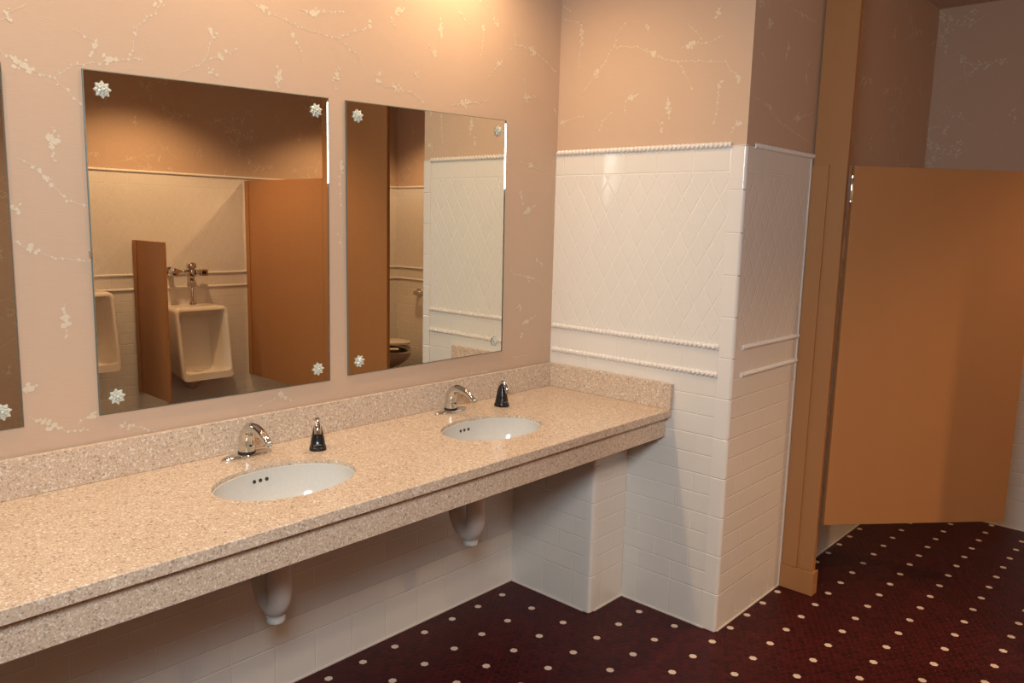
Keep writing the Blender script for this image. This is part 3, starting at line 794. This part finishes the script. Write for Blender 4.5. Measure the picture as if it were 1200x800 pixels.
# ------------------------------------------------------------------ soap dispensers
def make_soap(loc, rz):
    s_ = empty('soap_dispenser', loc, rz)
    bm = bmesh.new()
    def sec(z_, a, b, ox):
        return [Vector((ox+a*math.copysign(abs(math.cos(2*PI*i/32))**0.8, math.cos(2*PI*i/32)), b*math.copysign(abs(math.sin(2*PI*i/32))**0.8, math.sin(2*PI*i/32)), z_)) for i in range(32)]
    loft(bm, [sec(0.0003, 0.025, 0.0215, 0), sec(0.010, 0.0248, 0.0208, 0), sec(0.0115, 0.0225, 0.0188, 0), sec(0.035, 0.0195, 0.0165, 0.0),
              sec(0.060, 0.0155, 0.0125, -0.001), sec(0.080, 0.0105, 0.0085, -0.001), sec(0.090, 0.006, 0.005, 0.0)])
    b_ = link('body', bm, M_black, s_, smooth=50)
    bm = bmesh.new()
    for i in range(7):
        y_ = -0.0085+i*0.0026
        box(bm, 0.0208, y_, 0.0195, 0.0212, y_+0.0018, 0.0216)
    link('badge', bm, M_badge, b_)
    bm = bmesh.new()
    tube(bm, [(-0.0205, 0, 0.013), (-0.0185, 0, 0.040), (-0.0145, 0, 0.066), (-0.0075, 0, 0.090), (0.004, 0, 0.1005), (0.0155, 0, 0.094), (0.0245, 0, 0.078), (0.0285, 0, 0.060)],
         [0.0035, 0.0045, 0.0055, 0.0068, 0.0078, 0.0080, 0.0085, 0.0082], n=20)
    link('spout', bm, M_chrome, s_, smooth=70)
    # bottle below the counter
    bm = bmesh.new()
    dz = -(ZCT-ZS)/0.94-0.001
    lathe(bm, [(0.014, dz-0.0005), (0.014, dz-0.05), (0.030, dz-0.07), (0.040, dz-0.085), (0.042, dz-0.27), (0.036, dz-0.305), (0.015, dz-0.318)], n=28)
    link('bottle', bm, M_bottle, s_, smooth=50)
    return s_
sa = make_soap((0.155, -1.300, ZCT), -0.58)
sa.scale = (1.18, 1.22, 0.94)
tag(sa, 'black and chrome soap dispenser on the counter beside the nearer sink', 'soap dispenser', 'soap dispensers')
sb = copy_tree(sa); sb.location = (0.140, -0.457, ZCT); sb.rotation_euler = (0, 0, -0.10)
tag(sb, 'black and chrome soap dispenser on the counter by the sink nearer the tiled corner', 'soap dispenser', 'soap dispensers')
sd = copy_tree(sa); sd.location = (0.150, -2.195, ZCT)
tag(sd, 'soap dispenser past the left end of the picture, its bottle hanging under the counter', 'soap dispenser', 'soap dispensers')

# ------------------------------------------------------------------ mirrors
def make_mirror(corners, label, clip=False):
    """corners: (y,z) bottom-left, bottom-right, top-right, top-left seen from the room"""
    cy = sum(c[0] for c in corners)/4; cz = min(c[1] for c in corners)
    m_ = empty('wall_mirror', (0.0, cy, cz)); tag(m_, label, 'mirror', 'frameless mirrors on the wall')
    L = [Vector((0, c[0]-cy, c[1]-cz)) for c in corners]
    ctr = sum(L, Vector())/4
    def ring(x_, ins):
        out = []
        for p in L:
            d_ = Vector((0, math.copysign(ins, ctr.y-p.y), math.copysign(ins, ctr.z-p.z)))
            out.append(p+d_+Vector((x_, 0, 0)))
        return out
    bm = bmesh.new(); KEEP.add(id(bm))
    r0, r1, r2 = [[bm.verts.new(p) for p in ring(*a)] for a in ((0.0015, 0.0), (0.0052, 0.0), (0.0062, 0.0024))]
    for a, b, mi in ((r0, r1, 1), (r1, r2, 2)):
        for i in range(4):
            j = (i+1) % 4
            f_ = bm.faces.new((a[i], a[j], b[j], b[i])); f_.material_index = 1
    f_ = bm.faces.new(r2); f_.material_index = 0
    f_ = bm.faces.new(list(reversed(r0))); f_.material_index = 1
    bmesh.ops.recalc_face_normals(bm, faces=bm.faces[:])
    gl = link('glass', bm, [M_mirror, M_glassedge, M_lip], m_)
    bm = bmesh.new()
    loft(bm, [[L[1]+Vector((x_, y_, dz_)) for x_, y_ in ((0.0063, -0.0003), (0.0095, -0.0003), (0.0095, -0.0013), (0.0063, -0.0013))] for dz_ in (0.001,)] +
             [[L[2]+Vector((x_, y_, dz_)) for x_, y_ in ((0.0063, -0.0003), (0.0095, -0.0003), (0.0095, -0.0013), (0.0063, -0.0013))] for dz_ in (-0.001,)])
    link('glint_lip', bm, M_lip, gl)  # added lip proud of the glass, throws the flash back as an edge glint
    for p in L:
        c_ = p+Vector((0.0064, math.copysign(0.045, ctr.y-p.y), math.copysign(0.045, ctr.z-p.z)))
        bm = bmesh.new()
        a_off = random.random()*0.4
        for layer, (n_, R_, ri, h0, wd) in enumerate(((8, 0.0225, 0.004, 0.0, 0.0075), (6, 0.0135, 0.002, 0.0035, 0.0055))):
            for i in range(n_):
                a = 2*PI*i/n_+a_off+layer*0.4
                e1 = Vector((0, math.cos(a), math.sin(a))); e2 = Vector((0, -math.sin(a), math.cos(a))); ex = Vector((1, 0, 0))
                base0 = c_+e1*ri+ex*h0; tip = c_+e1*R_+ex*(h0+0.0035)
                midl = c_+e1*(R_*0.58)+e2*wd+ex*(h0+0.0015); midr = c_+e1*(R_*0.58)-e2*wd+ex*(h0+0.0015)
                ridge = c_+e1*(R_*0.55)+ex*(h0+0.006); low = c_+e1*(R_*0.55)+ex*(h0+0.0)
                V = [bm.verts.new(p_) for p_ in (base0, tip, midl, midr, ridge, low)]
                for tr_ in ((0, 3, 4), (3, 1, 4), (1, 2, 4), (2, 0, 4), (0, 5, 3), (3, 5, 1), (1, 5, 2), (2, 5, 0)):
                    bm.faces.new([V[q_] for q_ in tr_])
        rs = link('rosette', bm, M_crystal, m_)
        bm = bmesh.new()
        rg = [[c_+Vector((h, r_*math.cos(a*PI/8), r_*math.sin(a*PI/8))) for a in range(16)] for r_, h in ((0.0045, 0.0), (0.0052, 0.006), (0.004, 0.0095), (0.0012, 0.011))]
        loft(bm, rg); link('screw_cap', bm, M_crystal, rs, smooth=60)
    if clip:
        bm = bmesh.new(); y_ = corners[0][0]-cy; z_ = 1.437-cz
        box(bm, 0.001, y_-0.004, z_-0.008, 0.0085, y_+0.003, z_+0.008)
        link('edge_clip', bm, M_steel, m_, bevel=0.0008)
    return m_
make_mirror([(-1.871, 1.013), (-1.152, 1.011), (-1.147, 1.917), (-1.868, 1.895)], 'frameless wall mirror in the middle, reflecting the urinal, between the two other mirrors', True)
make_mirror([(-1.077, 1.018), (-0.319, 1.023), (-0.324, 1.935), (-1.079, 1.918)], 'frameless wall mirror nearest the tiled corner, above the farther sink')
make_mirror([(-2.775, 1.010), (-2.049, 1.014), (-2.045, 1.883), (-2.770, 1.868)], 'frameless wall mirror cut off by the left edge of the photo')

# ------------------------------------------------------------------ stall partitions
T = 0.025
def slab(name, parent, p0, p1, mat, bev=0.0015):
    bm = bmesh.new(); box(bm, *p0, *p1)
    return link(name, bm, mat, parent, bevel=bev)
pn = empty('partition_pilaster', (0.935, D1, 0.0))
tag(pn, 'narrow tan laminate pilaster standing against the tiled side wall, hinge side of the door', 'partition')
slab('post', pn, (WX-0.935+0.004, 0.006, 0.0), (1.000-0.935, 0.006+T, ZC-0.002), M_lam)
slab('wall_strip', pn, (WX-0.935+0.0045, -0.004, 0.103), (0.931-0.935, 0.0055, 1.800), M_lam)
bm = bmesh.new()
for a in ((WX-0.935+0.0045, -0.012, 0.0005, 1.010-0.935, -0.0045, 0.103), (1.0005-0.935, -0.0044, 0.0005, 1.010-0.935, 0.040, 0.103)): box(bm, *a)
link('shoe', bm, M_lam, pn, bevel=0.0012)
# door, open inward about 49 degrees
HX, HY = 1.020, D1+0.022
FX, FY = 1.564, 1.226
ang = math.atan2(FY-HY, FX-HX); DL = math.hypot(FX-HX, FY-HY)
dr = empty('stall_door', (HX, HY, 0.312), ang)
tag(dr, 'tan laminate stall door standing open inward at the right of the photo', 'door')
slab('leaf', dr, (0.004, -0.0, 0.0), (DL, 0.025, 1.795-0.312), M_lam, 0.002)
def hinge(z_, parent):
    h = None
    bm = bmesh.new()
    lathe(bm, [(0.004, z_-0.054), (0.0075, z_-0.051), (0.0075, z_-0.043), (0.0058, z_-0.041), (0.0068, z_-0.037), (0.0068, z_+0.037), (0.0058, z_+0.041), (0.0075, z_+0.043), (0.0075, z_+0.051), (0.004, z_+0.054)], n=16, cx=-0.007, cy=-0.0085)
    h = link('hinge', bm, M_chrome, parent, smooth=35)
hinge(1.704-0.312, dr)
# wide pilaster on the far side of the doorway
pw = empty('partition_pilaster', (2.22, D1, 0.0))
tag(pw, 'wide tan laminate pilaster seen in the mirrors, on the latch side of the stall doorway', 'partition')
slab('post', pw, (1.872-2.22, 0.0, 0.0), (2.582-2.22, T, ZC-0.002), M_lam)
bm = bmesh.new(); box(bm, 1.868-2.22, -0.010, 0.0005, 2.586-2.22, -0.0005, 0.10); link('shoe', bm, M_lam, pw, bevel=0.0012)
pp = empty('partition_panel', (3.11, D1, 0.28))
tag(pp, 'raised tan laminate partition panel right of the urinal in the middle mirror', 'partition')
slab('panel', pp, (2.5835-3.11, 0.0, 0.0), (RX-TZ-0.045-3.11, T, 1.5325), M_lam)
slab('wall_bracket', pp, (RX-TZ-0.065-3.11, -0.006, 0.0), (RX-TZ-0.011-3.11, -0.0005, 1.5325), M_lam)
ps = empty('privacy_screen', (3.4, -0.292, 0.255))
tag(ps, 'narrow tan laminate privacy screen on the wall between the urinals, seen in the middle mirror', 'screen')
slab('panel', ps, (3.155-3.4, 0.0, 0.0), (RX-TZ-0.0125-3.4, 0.022, 1.10), M_lam, 0.003)
slab('wall_bracket', ps, (RX-TZ-0.055-3.4, -0.007, 0.0), (RX-TZ-0.0115-3.4, -0.0004, 1.10), M_lam)

# ------------------------------------------------------------------ urinals
def rrect(y0, y1, z0, z1, r, xf, n=6):
    """rounded rectangle in the y-z plane; xf(z)->x"""
    out = []
    for (cy_, cz_, a0) in ((y1-r, z0+r, -PI/2), (y1-r, z1-r, 0), (y0+r, z1-r, PI/2), (y0+r, z0+r, PI)):
        for i in range(n):
            a = a0+(PI/2)*i/(n-1)
            y_, z_ = cy_+r*math.cos(a), cz_+r*math.sin(a)
            out.append(Vector((xf(z_), y_, z_)))
    return out
def make_urinal(cy, z0, label):
    H = 0.53; Wd = 0.20
    u_ = empty('urinal', (RX-TZ, cy, z0)); tag(u_, label, 'urinal', 'wall hung urinals')
    bm = bmesh.new()
    fx = lambda z_: -(0.345-0.085*(z_/H))                     # sloping front plane
    rings = [rrect(-Wd+0.02, Wd-0.02, 0.06, H, 0.03, lambda z_: -0.0012),
             rrect(-Wd+0.004, Wd-0.004, 0.045, H, 0.03, lambda z_: -0.12),
             rrect(-Wd, Wd, 0.012, H, 0.035, lambda z_: fx(z_)+0.03),
             rrect(-Wd, Wd, 0.002, H-0.002, 0.037, lambda z_: fx(z_)+0.008),
             rrect(-Wd+0.006, Wd-0.006, 0.006, H-0.008, 0.034, lambda z_: fx(z_)),
             rrect(-Wd+0.022, Wd-0.022, 0.055, H-0.024, 0.03, lambda z_: fx(z_)),
             rrect(-Wd+0.030, Wd-0.030, 0.050, H-0.032, 0.03, lambda z_: fx(z_)+0.010),
             rrect(-Wd+0.045, Wd-0.045, 0.030, H-0.070, 0.04, lambda z_: fx(z_)+0.07),
             rrect(-Wd+0.070, Wd-0.070, 0.030, H-0.095, 0.05, lambda z_: -(0.21-0.10*(z_/H))),
             rrect(-Wd+0.080, Wd-0.080, 0.040, H-0.125, 0.05, lambda z_: -(0.16-0.07*(z_/H)))]
    # scoop the lip: lower edge pulled forward and down in the middle
    for k_ in (4, 5, 6):
        for p in rings[k_]:
            if p.z < 0.15: p.x -= 0.018*(1-(p.y/Wd)**2); 
    loft(bm, rings)
    b_ = link('bowl', bm, M_china2, u_, smooth=48)
    bm = bmesh.new(); tube(bm, [(-0.12, 0, 0.05), (-0.12, 0, 0.0), (-0.115, 0, -0.04), (-0.08, 0, -0.075), (-0.0015, 0, -0.08)], [0.06, 0.045, 0.038, 0.034, 0.034], n=20)
    link('outlet', bm, M_china2, u_, smooth=60)
    return u_
def make_valve(cy, z0, label):
    v_ = empty('flush_valve', (RX-TZ-0.075, cy, z0)); tag(v_, label, 'flush valve', 'chrome urinal flush valves')
    bm = bmesh.new()
    lathe(bm, [(0.026, 0.001), (0.026, 0.004), (0.020, 0.014), (0.014, 0.022), (0.0095, 0.026), (0.0095, 0.155), (0.014, 0.158), (0.014, 0.168), (0.0185, 0.172), (0.0185, 0.205)], n=24)
    link('flush_tube', bm, M_chrome, v_, smooth=50)
    bm = bmesh.new()
    lathe(bm, [(0.020, 0.2055), (0.026, 0.215), (0.026, 0.262), (0.022, 0.268), (0.034, 0.272), (0.036, 0.290), (0.034, 0.305), (0.022, 0.314), (0.010, 0.316)], n=28)
    bd = link('valve_body', bm, M_chrome, v_, smooth=50)
    def yl(prof, z_, nm, mt, par):
        bm = bmesh.new(); lathe(bm, prof, n=24, axis='y')
        bmesh.ops.translate(bm, vec=(0, 0, z_), verts=bm.verts[:]); return link(nm, bm, mt, par, smooth=50)
    sup = yl([(0.016, -0.024), (0.013, -0.05), (0.017, -0.054), (0.017, -0.066), (0.013, -0.070), (0.013, -0.085), (0.017, -0.09), (0.017, -0.10), (0.014, -0.105), (0.014, -0.13), (0.024, -0.132)], 0.248, 'supply_arm', M_chrome, v_)
    bm = bmesh.new(); lathe(bm, [(0.033, 0.0742), (0.033, 0.066), (0.020, 0.058), (0.017, 0.02), (0.027, 0.014), (0.030, -0.012), (0.026, -0.028), (0.012, -0.034)], n=28, axis='x')
    bmesh.ops.translate(bm, vec=(0, -0.132, 0.248), verts=bm.verts[:]); link('stop_valve', bm, M_chrome, v_, smooth=50)
    yl([(0.020, 0.0255), (0.025, 0.03), (0.025, 0.046), (0.020, 0.05), (0.020, 0.058)], 0.235, 'coupling', M_chrome, bd)
    bm = bmesh.new(); box(bm, -0.026, 0.0585, 0.212, 0.028, 0.120, 0.262)
    sh = link('sensor_housing', bm, M_steel, v_, bevel=0.010, segs=3)
    bm = bmesh.new(); box(bm, -0.0285, 0.070, 0.225, -0.0262, 0.102, 0.250); link('sensor_window', bm, M_black, sh)
    return v_
make_urinal(0.075, 0.345, 'white wall hung urinal reflected in full in the middle mirror')
make_valve(0.095, 0.8765, 'chrome flush valve above the urinal seen in full in the middle mirror')
make_urinal(-0.735, 0.485, 'white wall hung urinal at the left edge of the middle mirror, partly cut off')
make_valve(-0.715, 1.0165, 'chrome flush valve above the higher urinal, past the mirror edge')

# ------------------------------------------------------------------ toilet (in the stall, seen in the right mirror)
tl = empty('toilet', (RX-TZ, 1.66, 0.0)); tag(tl, 'pale wall hung toilet with open front seat inside the stall, seen in the right mirror', 'toilet')
tl.scale = (0.90, 1.0, 0.98)
bm = bmesh.new()
def egg(z_, x0, x1, hw, n=36):
    cx0 = (x0+x1)/2; hl = abs(x1-x0)/2; out = []
    for i in range(n):
        a = 2*PI*i/n; c_ = math.cos(a)
        out.append(Vector((cx0-hl*c_, hw*math.sin(a)*(1-0.12*c_), z_)))
    return out
loft(bm, [egg(0.20, -0.05, -0.30, 0.08), egg(0.23, -0.02, -0.42, 0.115), egg(0.29, -0.02, -0.60, 0.155), egg(0.35, -0.03, -0.71, 0.178), egg(0.40, -0.05, -0.755, 0.187), egg(0.43, -0.06, -0.765, 0.188),
          egg(0.432, -0.09, -0.73, 0.155), egg(0.40, -0.13, -0.69, 0.13), egg(0.32, -0.22, -0.58, 0.09)])
link('bowl', bm, M_china2, tl, smooth=50)
bm = bmesh.new(); box(bm, -0.16, -0.17, 0.16, -0.0012, 0.17, 0.40); link('mounting_block', bm, M_china2, tl, bevel=0.03, segs=4)
bm = bmesh.new()
rgs = []
NS = 40
for i in range(NS+1):
    a = math.radians(24)+(2*PI-2*math.radians(24))*i/NS
    c_, s2 = math.cos(a), math.sin(a)
    ctrp = Vector((-0.41-0.325*c_, 0.162*s2*(1-0.12*c_), 0.452+0.012*max(0, c_)))
    out = Vector((-c_, s2, 0)).normalized()
    rgs.append([ctrp+out*(0.034*math.cos(b*PI/6))+Vector((0, 0, 0.013*math.sin(b*PI/6))) for b in range(12)])
loft(bm, rgs); link('seat', bm, M_seat, tl, smooth=60)
bm = bmesh.new()
rgs = []
for k_, (dz, g) in enumerate(((0.0, 1.0), (0.012, 1.0), (0.018, 0.96))):
    rgs.append([Vector((-0.07-(p.x+0.07)*-1*1.0, p.y, p.z)) for p in [Vector((q_.x, q_.y*g, 0.4675+dz+0.03*min(1, max(0, (-q_.x-0.1)/0.6)))) for q_ in egg(0, -0.07, -0.745, 0.185)]])
loft(bm, rgs); link('seat_cover', bm, M_seat, tl, smooth=50)

gb = empty('grab_bar', (2.8, D2-TZ-0.06, 0.885)); tag(gb, 'steel grab bar on the stall back wall, its end showing in the right mirror', 'grab bar')
bm = bmesh.new(); tube(bm, [(0.52, 0.058, 0), (0.52, 0.02, 0), (0.50, 0.0, 0), (0.40, 0, 0), (0.0, 0, 0), (-0.40, 0, 0), (-0.50, 0, 0), (-0.52, 0.02, 0), (-0.52, 0.058, 0)], 0.019, n=20, up=(0, 0, 1))
link('bar', bm, M_steel, gb, smooth=60)
for sx_ in (0.52, -0.52):
    bm = bmesh.new(); lathe(bm, [(0.040, 0.0595), (0.040, 0.055), (0.022, 0.051)], n=24, axis='y')
    bmesh.ops.translate(bm, vec=(sx_, 0, 0), verts=bm.verts[:]); link('flange', bm, M_steel, gb, smooth=40)

# ------------------------------------------------------------------ recessed ceiling lights
def downlight(x, y, label, group):
    d_ = empty('ceiling_downlight', (x, y, ZC)); tag(d_, label, 'ceiling light', group)
    bm = bmesh.new(); lathe(bm, [(0.055, -0.004), (0.060, -0.008), (0.085, -0.006), (0.088, -0.0005)], n=32, cap0=False, cap1=False)
    link('ring', bm, M_trim, d_, smooth=50)
    bm = bmesh.new(); lathe(bm, [(0.0545, -0.0012), (0.0545, -0.003)], n=32); link('lens', bm, M_lens, d_)
    return d_
for (x, y), wh in zip(VANITY, ('the mirror nearest the tiled corner', 'the middle mirror', 'the mirror at the left edge', 'the counter left of the mirrors')):
    downlight(x, y, 'recessed warm downlight in the ceiling above ' + wh, 'downlights above the counter')
for (x, y), wh in zip(FAR, ('between the urinals and the partition', 'near the papered pier, unseen and set to brighten it')):
    downlight(x, y, 'recessed warm downlight in the ceiling ' + wh, 'downlights in the middle of the room')
downlight(*STALL, 'recessed warm downlight in the ceiling of the toilet stall', 'downlights in the middle of the room')
